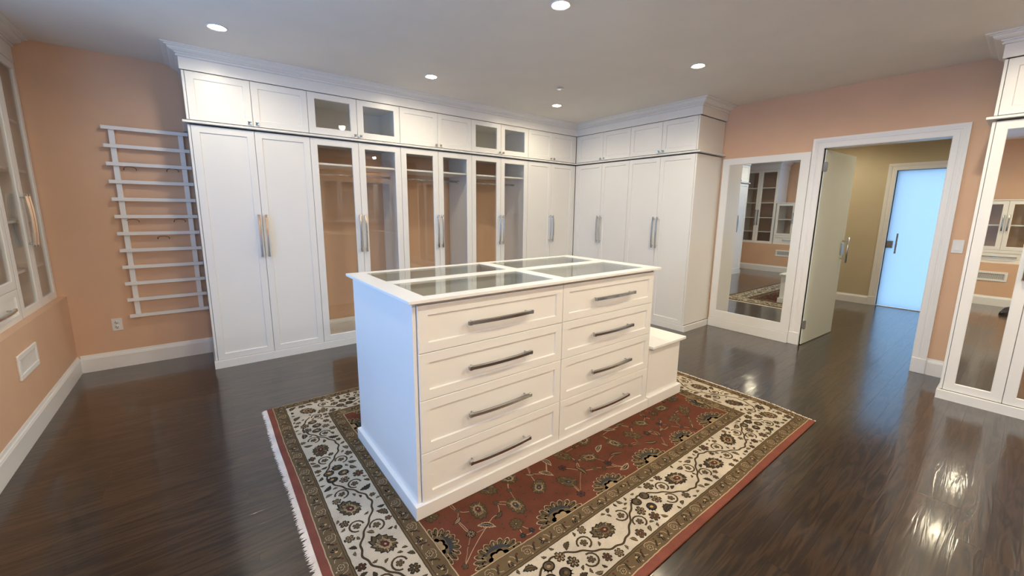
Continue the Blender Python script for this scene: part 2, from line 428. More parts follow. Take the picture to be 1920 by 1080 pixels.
ce = MB().box(XREC - .1, XH + .1, YN - .1, YW + .1, H, H + .12).build('ceiling', CEIL); ce['kind'] = 'structure'
def wall(name, boxes, m_=PINK):
    b_ = MB()
    for q in boxes: b_.box(*q)
    o = b_.build(name, m_, fix=False); o['kind'] = 'structure'; return o
wall('wall_back', [(XREC - .1, XW + .13, YW, YW + .1, 0, H)])
wall('wall_front', [(XREC - .1, XH + .1, YN - .1, YN, 0, H)])
# left wall: knee wall with a ledge, upper wall set back with two windows
W1 = (1.0, 3.2, .80, 2.45); W2 = (-1.75, -1.15, 1.2, 2.0)
wall('wall_left', [(XREC - .1, XL, YN, YW, 0, .712),
    (XREC - .1, XREC, YN, YW, .712, W1[2]), (XREC - .1, XREC, YN, YW, W1[3], H),
    (XREC - .1, XREC, YN, W2[0], W1[2], W1[3]), (XREC - .1, XREC, W2[1], W1[0], W1[2], W1[3]), (XREC - .1, XREC, W1[1], YW, W1[2], W1[3])])
wall('wall_right', [(XW, XW + .12, YN, DY0, 0, H), (XW, XW + .12, DY1, YW, 0, H), (XW, XW + .12, DY0, DY1, DZ, H)])
FD0, FD1, FDZ = .50, 1.452, 2.185
wall('wall_hall_far', [(XH, XH + .12, YN, FD0, 0, H), (XH, XH + .12, FD1, YW, 0, H), (XH, XH + .12, FD0, FD1, FDZ, H)], KHAKI)
wall('wall_hall_left', [(XW + .12, XH, 3.0, 3.1, 0, H)], KHAKI)
wall('wall_hall_right', [(XW + .12, XH, -.7, -.6, 0, H)], KHAKI)
wall('wall_hall_near', [(XW + .1201, XW + .13, -.6, DY0 - .02, 0, H), (XW + .1201, XW + .13, DY1 + .02, 3.0, 0, H), (XW + .1201, XW + .13, DY0 - .02, DY1 + .02, DZ + .02, H)], KHAKI)

for i, Wn in enumerate((W1, W2)):
    y0, y1, z0, z1 = Wn
    w_ = struct('window_%d' % (i + 1), (XREC - .05, y0, z0), label='window in the recess of the left wall')
    a = y1 - y0; hh = z1 - z0; f = MB(); t = .05
    f.box(-.03, .03, 0, t, 0, hh, .003); f.box(-.03, .03, a - t, a, 0, hh, .003); f.box(-.03, .03, t, a - t, 0, t, .003); f.box(-.03, .03, t, a - t, hh - t, hh, .003)
    f.box(-.02, .02, a / 2 - .02, a / 2 + .02, t, hh - t, .003)
    f.build('window_frame', TRIM, w_)
    for k in (0, 1): MB().box(-.003, .003, t + k * (a / 2 - .03), a / 2 - .02 + k * (a / 2 - .03), t, hh - t).build('glass_pane', GLASS, w_)
    c_ = MB(); b_ = .07
    c_.box(.05, .066, -b_, 0, -b_, hh + b_, .003); c_.box(.05, .066, a, a + b_, -b_, hh + b_, .003); c_.box(.05, .066, 0, a, hh, hh + b_, .003); c_.box(.05, .085, -b_, a + b_, -.03, 0, .003); c_.box(.05, .066, 0, a, -b_, -.03, .003)
    c_.build('window_casing', TRIM, w_)
    portal('window_portal_%d' % (i + 1), (XREC - .12, (y0 + y1) / 2, (z0 + z1) / 2), (0, -PI / 2, 0), hh, a)
portal('door_portal', (XH + .14, (FD0 + FD1) / 2, FDZ / 2), (0, PI / 2, 0), FDZ, FD1 - FD0)

# baseboards
BP = [(0, 0), (.017, 0), (.017, .120), (.014, .128), (.014, .132), (.008, .140), (.006, .150), (.004, .158), (0, .158)]
def baseboard(name, path, side, prof=BP):
    o = MB().sweep(path, prof, side).build(name, TRIM); o['kind'] = 'structure'; return o
baseboard('baseboard_left', [(XL, YW), (XL, YN)], -1)
baseboard('baseboard_back', [(XL + .017, YW), (XW, YW)], 1)
baseboard('baseboard_right', [(XW, .4545), (XW, .33)], 1)
baseboard('baseboard_front', [(XREC + .7, YN), (XW, YN)], -1)
baseboard('baseboard_hall_far', [(XH, 3.0), (XH, 1.56)], 1, [(o_, z * .9) for o_, z in BP])
baseboard('baseboard_hall_left', [(XW + .13, 3.0), (XH - .017, 3.0)], 1, [(o_, z * .9) for o_, z in BP])

# cabinet trims: crown, frieze, ledge and plinth
CP = [(0, 2.716), (.012, 2.716), (.015, 2.720), (.015, 2.727), (.008, 2.730), (.008, 2.736), (.020, 2.738), (.022, 2.745), (.034, 2.747), (.048, 2.752), (.058, 2.760), (.063, 2.769), (.063, 2.773), (.078, 2.774), (.078, 2.779), (.092, 2.781), (.100, 2.784), (.100, H - .0005), (0, H - .0005)]
FRZ = [(-.02, 2.6225), (0, 2.6225), (0, 2.7155), (-.02, 2.7155)]
LDG = [(-.03, 2.1995), (.018, 2.1995), (.020, 2.2015), (.020, 2.216), (.018, 2.218), (-.03, 2.218)]
PLN = [(-.02, .0), (.0, .0), (.0, .074), (-.002, .076), (-.02, .076)]
x0 = -.009
main = [(x0, YW - .001), (x0, YD - .009), (XD - .011, YD - .009), (XD - .011, 2.539), (XW - .001, 2.539)]
mirp = [(XW - .001, .313), (XR - .022, .313), (XR - .022, -1.32)]
leftp = [(-1.03, YW - .001), (-1.03, 4.254), (XREC + .001, 4.254)]
n_ = 1
for path, side in ((main, 1), (mirp, 1), (leftp, -1)):
    for pr, lab in ((CP, 'white stepped crown moulding above the cabinets'), (FRZ, 'flat white frieze board under the crown')):
        side_ = side
        if path is mirp: side_ = 1
        if path is leftp and pr is FRZ: pr = [(-.02, 2.595), (0, 2.595), (0, 2.7155), (-.02, 2.7155)]
        P_ = path
        o = MB().sweep(P_, pr, side_).build('trim_%d' % n_, WHITE); o['kind'] = 'structure'; o['label'] = lab; n_ += 1
for path in (main, mirp):
    for pr, lab in ((LDG, 'thin white ledge between upper and lower cabinets'), (PLN, 'white plinth board under the cabinets')):
        o = MB().sweep(path, pr, 1).build('trim_%d' % n_, WHITE); o['kind'] = 'structure'; o['label'] = lab; n_ += 1

# door_1: casing, jamb, frosted leaf standing open into the hall
d1 = struct('door_1', (XW, 0, 0), label='open frosted glass door in a white moulded casing')
CAS = [(0, 0), (.016, 0), (.020, .006), (.020, .045), (.016, .050), (.016, .056), (.022, .060), (.024, .075), (.026, .082), (.026, .104), (0, .104)]  # (proud, across)
def casing(parent, y0, y1, z1, xs, sgn=-1, w=.104, name='casing', z0=.0):
    """moulded casing round an opening on a wall facing -x (sgn -1); local x is proud direction"""
    vs = []; P = [(y0, z0), (y0, z1), (y1, z1), (y1, z0)]
    dirs = [(-1, 0), (-1, 1), (1, 1), (1, 0)]
    k = w / .104
    for (yy, zz), (dy, dz) in zip(P, dirs):
        for (pr, ac) in CAS: vs.append((xs + sgn * pr, yy + dy * ac * k, zz + dz * ac * k))
    M = len(CAS); fs = []
    for i in range(3):
        for q in range(M): q2 = (q + 1) % M; fs.append((i * M + q, i * M + q2, (i + 1) * M + q2, (i + 1) * M + q))
    fs += [tuple(range(M)), tuple(3 * M + q for q in range(M))]
    return MB().add(vs, fs).build(name, TRIM, parent)
casing(d1, DY0, DY1, DZ, 0)
for ya, yb in ((DY0 - .106, DY0 - .001), (DY1 + .001, DY1 + .106)): MB().box(-.030, -.0005, ya, yb, 0, .145, .003).build('plinth_block', TRIM, d1)
j = MB(); j.box(-.001, .131, DY0 - .015, DY0 + .0, 0, DZ, .001); j.box(-.001, .131, DY1, DY1 + .015, 0, DZ, .001); j.box(-.001, .131, DY0, DY1, DZ - .0005, DZ + .015, .001)
j.build('door_jamb', TRIM, d1)
leaf = MB().box(0, .93, -.006, .006, 0, 2.165, .0015).build('glass_leaf', FROST, d1, (.012, DY1 - .012, .008), (0, 0, math.radians(-3.0)))
leaf['label'] = 'frosted glass door leaf'
for z in (.235, 1.985):
    hm = MB(); hm.box(.0, .052, -.013, .013, z - .045, z + .045, .002); hm.box(-.010, .004, -.030, .0085, z - .045, z + .045, .002); hm.tube([(.0, -.014, z - .05), (.0, -.014, z + .05)], .009, 12)
    hm.build('hinge', CHROME, leaf)['label'] = 'chrome glass door hinge'
hm = MB()
for s_ in (-1, 1):
    hm.tube([(.865, s_ * .065, .90), (.865, s_ * .065, 1.21)], .011, 12)
    for z in (.945, 1.165): hm.tube([(.865, 0, z), (.865, s_ * .065, z)], .008, 10)
hm.box(.845, .93, -.014, .014, .99, 1.13, .003)
hm.build('handle', STEEL, leaf)['label'] = 'brushed steel pull bar with lock block'
# door_2: far frosted door with daylight behind
d2 = struct('door_2', (XH, 0, 0), label='closed frosted glass door at the end of the hall with daylight behind')
casing(d2, FD0, FD1, FDZ, 0)
for ya, yb in ((FD0 - .106, FD0 - .001), (FD1 + .001, FD1 + .106)): MB().box(-.030, -.0005, ya, yb, 0, .145, .003).build('plinth_block', TRIM, d2)
j = MB(); j.box(-.001, .121, FD0 - .015, FD0, 0, FDZ, .001); j.box(-.001, .121, FD1, FD1 + .015, 0, FDZ, .001); j.box(-.001, .121, FD0, FD1, FDZ, FDZ + .015, .001); j.build('door_jamb', TRIM, d2)
lf = MB().box(.03, .042, FD0 + .004, FD1 - .006, .012, FDZ - .004, .0015).build('glass_leaf', FROSTB, d2); lf['label'] = 'frosted glass leaf glowing with blue daylight'
MB().box(.0, .12, FD0, FD1, .0002, .010, .002).build('threshold', TRIM, d2)
MB().box(.012, .060, FD1 - .085, FD1 - .008, .965, 1.075, .002).build('lock_plate', NICKEL, d2)['label'] = 'dark nickel lock plate'
hm = MB().box(-.03, -.018, FD1 - .142, FD1 - .120, .88, 1.20, .002)
for z in (.93, 1.15): hm.tube([(-.02, FD1 - .131, z), (.03, FD1 - .131, z)], .007, 10)
hm.build('handle', NICKEL, d2)['label'] = 'flat nickel pull handle'

# ------------------------------------------------------------------ cabinets, back run
LZ0, LZ1, UZ0, UZ1 = .079, 2.186, 2.229, 2.617
Xs = [.020, .479, .943, 1.411, 1.877, 2.346, 2.816, 3.277, 3.751, 4.208, 4.665]
DB = YW - YD - .030               # cabinet depth behind the door face
HZ = 1.232
low_lab = ['white two-door wardrobe beside the slatted rack', 'white glass-door wardrobe left of the three, nearest the solid one', 'middle white glass-door wardrobe behind the island', 'white glass-door wardrobe nearest the room corner', 'narrow white two-door wardrobe in the room corner on the back wall']
up_lab = ['solid white overhead cupboard above the slatted rack end', 'glass-door overhead cupboard third and fourth doors from the rack, lamp mirrored in it', 'solid white overhead cupboard between the two glass overhead cupboards', 'glass-door overhead cupboard nearer the room corner', 'solid white overhead cupboard on the back wall in the room corner']
for i in range(5):
    x0, xm, x1 = Xs[2 * i], Xs[2 * i + 1], Xs[2 * i + 2]
    gl = i in (1, 2, 3)
    t = thing('wardrobe', low_lab[i], 'wardrobe', (x0, YD, 0), 0, 'tall wardrobes along the back wall')
    W = x1 - x0
    if gl:
        carcass(t, 0, W, LZ0, LZ1, DB, True, back=False)
        shelf(t, 0, W, 1.945, DB - .02); rod(t, 0, W, 1.862, .30)
        hinges(t, W - .0185, (.40, 1.22, 2.02), 1)
        pair(t, 'glass', 0, xm - x0, W, LZ0, LZ1, hz=HZ, st=.062, rails=(.062, .060))
    else:
        c_ = MB(); a0 = 0 if i else -.0; 
        c_.box(a0 + .0005, W - .0005, .0225, DB, LZ0, LZ1, .001); c_.build('body', WHITE, t)
        if i == 0: MB().box(-.019, -.001, .002, DB, LZ0, LZ1, .0015).build('end_panel', WHITE, t)
        if i == 4: MB().box(W + .0015, W + .049, .004, .03, LZ0, LZ1, .001).build('filler_strip', WHITE, t)
        pair(t, 'solid', 0, xm - x0, W, LZ0, LZ1, hz=HZ)
    t = thing('overhead_cupboard', up_lab[i], 'cupboard', (x0, YD, UZ0), 0, 'overhead cupboards along the back wall')
    h = UZ1 - UZ0
    if i in (1, 3):
        carcass(t, 0, W, 0, h, DB, True, back=True)
        pair(t, 'glass', 0, xm - x0, W, 0, h, knob=.022, st=.062, rails=(.060, .053))
        hinges(t, W - .0185, (.06, .33), 1)
    else:
        MB().box(.0005, W - .0005, .0225, DB, 0, h, .001).build('body', WHITE, t)
        if i == 0: MB().box(-.019, -.001, .002, DB, 0, h, .0015).build('end_panel', WHITE, t)
        if i == 4: MB().box(W + .0015, W + .049, .004, .03, 0, h, .001).build('filler_strip', WHITE, t)
        pair(t, 'solid', 0, xm - x0, W, 0, h, knob=.022)
# right run, facing -x : local x -> -y
Ys = [4.477, 4.0, 3.525, 3.048, 2.585]
DR = XW - XD - .004
rl = ['white two-door wardrobe on the side run, in the room corner', 'white two-door wardrobe at the free end of the side run, beside the leaning mirror']
ru = ['solid white overhead cupboard on the side run in the room corner', 'solid white overhead cupboard at the free end of the side run, under the crown return']
for i in range(2):
    y0, ym, y1 = Ys[2 * i], Ys[2 * i + 1], Ys[2 * i + 2]; W = y0 - y1
    for up in (0, 1):
        z0, z1 = (UZ0, UZ1) if up else (0, 0)
        t = thing('overhead_cupboard' if up else 'wardrobe', (ru if up else rl)[i], 'cupboard' if up else 'wardrobe', (XD, y0, z0), -PI / 2, 'overhead cupboards on the side run' if up else 'tall wardrobes on the side run')
        a, b_ = (0, UZ1 - UZ0) if up else (LZ0, LZ1)
        MB().box(.0005, W - .0005, .0225, DR, a, b_, .001).build('body', WHITE, t)
        if i == 0: MB().box(-.0485, -.0015, .004, .03, a, b_, .001).build('filler_strip', WHITE, t)
        if i == 1: MB().box(W + .001, W + .0195, .002, DR, a, b_, .0015).build('end_panel', WHITE, t)
        pair(t, 'solid', 0, y0 - ym, W, a, b_, hz=None if up else HZ, knob=.022 if up else None)
# mirrored cabinets on the right wall
DM = XW - XR - .004
ym_ = [.268, -.035, -.338, -.64, -.945, -1.25]
for i in range(2):
    y0 = ym_[2 * i] ; mid = ym_[2 * i + 1]; y1 = ym_[2 * i + 2] if i == 0 else -.945
for i, (y0, mid, y1) in enumerate(((.282, -.035, -.352), (-.354, -.83, -1.30))):
    W = y0 - y1
    lab = ['tall mirror-door wardrobe right of the light switch', 'wide mirror-door wardrobe nearest the camera side'][i]
    t = thing('mirror_wardrobe', lab, 'wardrobe', (XR, y0, 0), -PI / 2, 'mirror-door wardrobes on the right wall')
    MB().box(.0005, W - .0005, .0225, DM, LZ0, LZ1, .001).build('body', WHITE, t)
    if i == 0: MB().box(-.019, -.001, .002, DM, LZ0, LZ1, .0015).build('end_panel', WHITE, t)
    pair(t, 'mirror', 0, y0 - mid, W, LZ0, LZ1, hz=HZ, st=.058, rails=(.062, .060))
    t = thing('overhead_cupboard', ['solid overhead cupboard above the mirror-door wardrobe right of the switch', 'solid overhead cupboard above the mirror-door wardrobe nearest the camera'][i], 'cupboard', (XR, y0, UZ0), -PI / 2)
    h = UZ1 - UZ0
    MB().box(.0005, W - .0005, .0225, DM, 0, h, .001).build('body', WHITE, t)
    if i == 0: MB().box(-.019, -.001, .002, DM, 0, h, .0015).build('end_panel', WHITE, t)
    pair(t, 'solid', 0, y0 - mid, W, 0, h, knob=.022)

# left wall units, facing +x : local x -> +y, local y -> -x
def left_unit(name, label, y0, y1, z0, z1, drawer, shelves, st=.055, group=None):
    W = y1 - y0; D = .60
    t = thing(name, label, 'cabinet', (-1.03, y0, z0), PI / 2, group); h = z1 - z0
    zb = 0
    if drawer:
        d = front(t, 'solid', .0, W, .0, .215, name='drawer', st=.045); put_pull(d, W / 2 - .002, .108, False); zb = .218
    carcass(t, 0, W, 0, h - (.02 if drawer else 0), D, True, back=False)
    if drawer:
        MB().box(-.012, W + .012, -.012, D, h - .0195, h, .002).build('top_board', WHITE, t); h -= .021
        shelf(t, 0, W, .225, D - .01, name='shelf')
    for z in shelves: shelf(t, 0, W, z - z0, D - .01)
    pair(t, 'glass', 0, W / 2, W, zb, h, hz=(1.38 - z0), st=st, L=.40 if not drawer else .26)
    return t
left_unit('glass_cabinet', 'tall white glass-door cabinet on the ledge beside the back wall', 4.256, 5.118, .7125, 2.592, False, (1.01, 1.375, 1.76, 2.14))
left_unit('glass_cabinet', 'low white glass cabinet with a drawer, next to the tall one', 3.395, 4.240, .7125, 1.762, True, (1.34,))
left_unit('glass_cabinet', 'low white glass cabinet with a drawer seen in the tall mirror door', -.125, .730, .7125, 1.762, True, (1.34,))
# wall above: frieze/soffit front between crown and tall unit handled by trims

# near-wall hutch seen only as reflections in the wardrobe glass
for i, xh in enumerate((3.25, 4.15)):
    W = .86; t = thing('wall_cabinet', ['glass wall cabinet behind the camera mirrored in the first glass wardrobe', 'glass wall cabinet behind the camera nearest the mirror-door wardrobes'][i], 'cabinet', (xh, YN + .37, 1.16), PI, 'glass wall cabinets behind the camera')
    carcass(t, 0, W, 0, 1.04, .365, True, back=True)
    for z in (.26, .52, .78): shelf(t, 0, W, z, .35)
    pair(t, 'glass', 0, W / 2, W, 0, 1.04, hz=.2, L=.26)

# ------------------------------------------------------------------ wall vents, outlet, switch, sprinkler
def vent(label, y0, y1):
    t = thing('wall_vent', label, 'vent', (XL, y0, .410), PI / 2, 'white slotted vents in the knee wall')
    w = y1 - y0; h = .160; f = MB(); b_ = .034
    f.box(0, w, -.012, 0, 0, b_, .003); f.box(0, w, -.012, 0, h - b_, h, .003); f.box(0, b_, -.012, 0, b_, h - b_, .003); f.box(w - b_, w, -.012, 0, b_, h - b_, .003)
    f.build('frame', TRIM, t)
    MB().box(b_, w - b_, -.0015, 0, b_, h - b_).build('backing', VENTSHADE, t)  # plate on the uncut wall, its grey stands for recess shade
    n = 24; base = MB().box(-.0022, .0022, -.0045, -.0016, b_, h - b_, .0005).mesh('slat', TRIM)
    for k in range(n): link('slat', base, t, (b_ + (k + .5) * (w - 2 * b_) / n, 0, 0), (0, 0, 0))
vent('white vent grille in the knee wall under the left cabinets', 3.757, 4.122)
vent('white vent grille seen in the tall mirror door', .155, .520)

t = thing('wall_outlet', 'white double socket low on the peach wall beside the slatted rack', 'outlet', (-.690, YW, .410))
MB().box(-.036, .036, -.006, 0, -.058, .058, .003).build('cover_plate', PLASTIC, t)
for s_ in (-1, 1):
    sk = MB(); zc = s_ * .0215
    sk.lathe([(.0165, -.006), (.0165, -.0085), (.0001, -.0085)], 'y', (0, 0, zc), 20); sk.build('socket', PLASTIC, t)
    sl = MB(); sl.box(-.0085, -.0055, -.0092, -.0086, zc - .001, zc + .009); sl.box(.0055, .0085, -.0092, -.0086, zc - .001, zc + .009); sl.lathe([(.0035, -.0092), (.0001, -.0093)], 'y', (0, 0, zc - .009), 10)
    sl.build('slot', SLOT, t)
MB().lathe([(.003, -.006), (.002, -.0078), (.0001, -.0078)], 'y', (0, 0, 0), 10).build('screw', PLASTIC, t)
t = thing('light_switch', 'white rocker light switch on the peach wall right of the doorway', 'switch', (XW, .396, 1.222), -PI / 2)
MB().box(-.037, .037, -.006, 0, -.060, .060, .003).build('cover_plate', PLASTIC, t)
rk = MB(); rk.add([(-.017, -.006, -.033), (.017, -.006, -.033), (.017, -.006, .033), (-.017, -.006, .033), (-.017, -.012, -.033), (.017, -.012, -.033), (.017, -.0075, .033), (-.017, -.0075, .033)], [(0, 1, 2, 3), (4, 5, 6, 7), (0, 1, 5, 4), (1, 2, 6, 5), (2, 3, 7, 6), (3, 0, 4, 7)])
rk.build('rocker', PLASTIC, t)

t = thing('sprinkler_cover', 'small flat disc on the ceiling above the corner lamp', 'sprinkler', (3.185, 3.321, H))
MB().lathe([(.028, 0), (.030, -.004), (.030, -.006)], 'z', n=24).build('collar', SLOT, t)
MB().lathe([(.0001, -.006), (.040, -.006), (.041, -.008), (.040, -.011), (.0001, -.0115)], 'z', n=32).build('cap', PLASTIC, t)

# ------------------------------------------------------------------ recessed lamps
LX = [.240, 1.95, 3.66]; LY = [3.875, 2.053, .24, -1.45]  # last row is unseen, added to throw light forward from behind the camera
names = {(0, 0): 'round recessed ceiling lamp nearest the slatted rack', (1, 0): 'round recessed ceiling lamp in front of the middle wardrobes', (2, 0): 'round recessed ceiling lamp nearest the room corner', (1, 1): 'round recessed ceiling lamp at the top edge, above the island', (2, 1): 'round recessed ceiling lamp nearest the peach wall and doorway'}
for i, lx in enumerate(LX):
    for j_, ly in enumerate(LY):
        if (i, j_) == (0, 1): continue
        lab = names.get((i, j_), 'round recessed ceiling lamp in the row %s, %s' % ('above the camera' if j_ == 2 else 'behind the camera', ('nearest the left wall', 'in the middle of the room', 'nearest the mirror-door wardrobes')[i]))
        t = thing('recessed_lamp', lab, 'ceiling lamp', (lx, ly, H), 0, 'recessed ceiling lamps')
        MB().lathe([(.066, 0), (.066, -.003), (.060, -.005), (.052, -.003), (.050, 0)], 'z', n=40).build('trim_ring', TRIM, t)
        MB().lathe([(.0001, -.0100), (.020, -.0092), (.038, -.0062), (.049, -.0012), (.049, -.0002), (.0001, -.0002)], 'z', n=32).build('lens', BULB, t)
        d = bpy.data.lights.new('lamp_light', 'SPOT'); d.energy = LAMP_W * (.50, .92, 1.15, 1.5)[j_]; d.color = LAMP_COL; d.spot_size = math.radians(177); d.spot_blend = .6; d.shadow_soft_size = .045
        l = bpy.data.objects.new('lamp_light', d); COL.objects.link(l); l.parent = t; l.location = (0, 0, -.016)
for k, (lx, ly) in enumerate(((6.9, .15), (7.7, 2.3))):
    t = thing('recessed_lamp', ['hall ceiling lamp behind the doorway head', 'hall ceiling lamp near the khaki wall'][k], 'ceiling lamp', (lx, ly, H), 0, 'recessed lamps in the hall')
    MB().lathe([(.066, 0), (.066, -.003), (.060, -.005), (.052, -.003), (.050, 0)], 'z', n=40).build('trim_ring', TRIM, t)
    MB().lathe([(.0001, -.0100), (.020, -.0092), (.038, -.0062), (.049, -.0012), (.049, -.0002), (.0001, -.0002)], 'z', n=32).build('lens', BULB, t)
    d = bpy.data.lights.new('lamp_light', 'SPOT'); d.energy = LAMP_W * 1.1; d.color = LAMP_COL; d.spot_size = math.radians(170); d.spot_blend = .5; d.shadow_soft_size = .05
    l = bpy.data.objects.new('lamp_light', d); COL.objects.link(l); l.parent = t; l.location = (0, 0, -.016)

# ------------------------------------------------------------------ slatted wall rack
t = thing('slatted_rack', 'white slatted wall rack on the peach wall', 'rack', (-.592, YW, .482))
for xx in (.041, .512): MB().box(xx, xx + .038, -.036, -.0005, -.012, 1.70, .0015).build('rail', TRIM, t)
sm = MB().box(0, .588, -.053, -.0365, -.0155, .0155, .0015).mesh('slat', TRIM)
for k in range(12): link('slat', sm, t, (0, 0, k * .15355))
def hook(x, z):
    m_ = MB(); P = [(x - .042, -.025, z - .022)] + [(x + .042 * math.cos(a), -.032 - .012 * math.sin(a), z - .012 + .020 * math.sin(a)) for a in [PI - PI * q / 8 for q in range(9)]] + [(x + .042, -.025, z - .022)]
    m_.tube(P, .0022, 6); m_.tube([(x - .042, -.025, z - .022), (x - .040, -.002, z - .010)], .0022, 6); m_.tube([(x + .042, -.025, z - .022), (x + .040, -.002, z - .010)], .0022, 6)
    o = m_.build('hook', WIRE, t); o['label'] = 'thin dark wire hook'
for x, z in ((-.445, 1.838), (-.15, 1.842), (-.476, 1.372), (-.145, 1.372), (-.280, 1.213)): hook(x + .592, z - .482)

# ------------------------------------------------------------------ framed mirror
t = thing('framed_mirror', 'tall white framed mirror between the side wardrobes and the doorway', 'mirror', (XW - .041, 2.531, 0), -PI / 2)
MH = 2.159; MZ = .122; MW = 2.531 - 1.5955
f = MB(); loops = []
def rc(x0, x1, z0, z1, y): return [(x0, y, z0), (x1, y, z0), (x1, y, z1), (x0, y, z1)]
loops = [rc(0, MW, MZ, MH, .040), rc(0, MW, MZ, MH, .002), rc(.002, MW - .002, MZ + .002, MH - .002, 0), rc(.079, MW - .088, .222, 2.084, 0), rc(.083, MW - .092, .226, 2.080, .006), rc(.083, MW - .092, .226, 2.080, .018), rc(0, MW, MZ, MH, .040)]
vs = [p for l in loops for p in l]; fs = []
for i in range(len(loops) - 1):
    for k in range(4): k2 = (k + 1) % 4; fs.append((i * 4 + k, i * 4 + k2, i * 4 + 4 + k2, i * 4 + 4 + k))
f.add(vs, fs); f.build('frame', WHITE, t)
cx_ = (MW - .009) / 2; MB().box(.081 - cx_, MW - .090 - cx_, -.002, .002, .224, 2.082).build('mirror_glass', MIRROR, t, (cx_, .0125, 0), (0, 0, -.0095))
MB().box(0, MW, -.012, .040, 0, .1195, .003).build('base', WHITE, t)

# ------------------------------------------------------------------ rug
S = .9933
RX0, RX1, RY0, RY1, RZ = .262, 3.404, .785, 3.333, .010
rug = thing('rug', 'large red, brown and ivory patterned wool rug with white fringe under the island', 'rug', (0, 0, 0))
C_RED = (0.190, 0.062, 0.042); C_RED2 = (0.128, 0.043, 0.024); C_BR = (0.121, 0.083, 0.043); C_IV = (0.484, 0.413, 0.312); C_DK = (0.023, 0.019, 0.016); C_OL = (0.098, 0.069, 0.033); C_TAN = (0.281, 0.199, 0.109)
C_MAR = (0.101, 0.027, 0.020); C_SL = (0.043, 0.045, 0.047); C_GO = (0.429, 0.281, 0.133); C_LN = (0.406, 0.296, 0.179); C_DB = (0.058, 0.039, 0.021)
WOOLC = wool('wool_patterned')
class CM:
    def __init__(s): s.v = []; s.f = []; s.c = []
    def poly(s, pts, z, col, fan=None):
        b = len(s.v)
        if fan is None:
            s.v += [(p[0], p[1], z) for p in pts]; s.f.append(tuple(range(b, b + len(pts)))); s.c.append(col)
        else:
            s.v.append((fan[0], fan[1], z)); s.v += [(p[0], p[1], z) for p in pts]; n = len(pts)
            for k in range(n): s.f.append((b, b + 1 + k, b + 1 + (k + 1) % n)); s.c.append(col)
    def ribbon(s, pts, w, z, col):
        n = len(pts); L = []; R = []
        for i in range(n):
            a = pts[max(0, i - 1)]; b_ = pts[min(n - 1, i + 1)]; dx, dy = b_[0] - a[0], b_[1] - a[1]; d = math.hypot(dx, dy) or 1
            ww = w(i / (n - 1)) if callable(w) else w
            nx, ny = -dy / d * ww / 2, dx / d * ww / 2
            L.append((pts[i][0] + nx, pts[i][1] + ny, z)); R.append((pts[i][0] - nx, pts[i][1] - ny, z))
        b = len(s.v); s.v += L + R
        for i in range(n - 1): s.f.append((b + i, b + n + i, b + n + i + 1, b + i + 1)); s.c.append(col)
    def build(s, name, parent, mat_):
        me = bpy.data.meshes.new(name); me.from_pydata(s.v, [], s.f); me.materials.append(mat_)
        ca = me.color_attributes.new('Col', 'FLOAT_COLOR', 'CORNER'); buf = []
        for f_, c_ in zip(s.f, s.c): buf += [c_[0], c_[1], c_[2], 1.0] * len(f_)
        ca.data.foreach_set('color', buf)
        bm = bmesh.new(); bm.from_mesh(me)
        bad = [f_ for f_ in bm.faces if f_.normal.z < 0]
        if bad: bmesh.ops.reverse_faces(bm, faces=bad)
        bm.to_mesh(me); bm.free(); me.update()
        return link(name, me, parent)
# pile slab with rounded edge
sl = MB(); sl.box(RX0, RX1, RY0, RY1, .0008, RZ - .0002, .003); o = sl.build('pile', wool('wool_red', C_RED), rug); o['label'] = 'brick red wool ground and outer edge'
INS = [(.036, .004), (.113, .068), (.356, .325), (.441, .410)]      # band edges measured from the left/front and the right/back edges
bcol = [(C_BR, 'brown outer guard band'), (C_IV, 'ivory main border'), (C_BR, 'brown inner guard band'), (C_RED2, 'brick red centre field')]
Z0 = RZ
def rc4(k, t=None):
    lo, hi = INS[k] if t is None else ((INS[k][0] * (1 - t) + INS[k + 1][0] * t), (INS[k][1] * (1 - t) + INS[k + 1][1] * t))
    return RX0 + lo, RX1 - hi, RY0 + lo, RY1 - hi
def grid(m_, a, b_, c_, d_):          # finely split slab so that the right end can follow its wavy edge
    n = max(1, int((b_ - a) / .15)); mm = max(1, int((d_ - c_) / .15))
    for i in range(n):
        for q in range(mm): m_.box(a + (b_ - a) * i / n, a + (b_ - a) * (i + 1) / n, c_ + (d_ - c_) * q / mm, c_ + (d_ - c_) * (q + 1) / mm, .009, Z0)
for k, (col, lab) in enumerate(bcol):
    a, b_, c_, d_ = rc4(k); m_ = MB()
    if k < 3:
        a2, b2, c2, d2_ = rc4(k + 1)
        grid(m_, a, b_, c_, c2); grid(m_, a, b_, d2_, d_); grid(m_, a, a2, c2, d2_); grid(m_, b2, b_, c2, d2_)
    else: grid(m_, a, b_, c_, d_)
    o = m_.build('band' if k < 3 else 'field', wool('wool_' + lab.replace(' ', '_'), col), rug, fix=False); o['label'] = lab
rnd = random.Random(11)
cm = CM(); z1, z2, z3, z4, z5 = Z0 + .0003, Z0 + .0006, Z0 + .0009, Z0 + .0012, Z0 + .0015
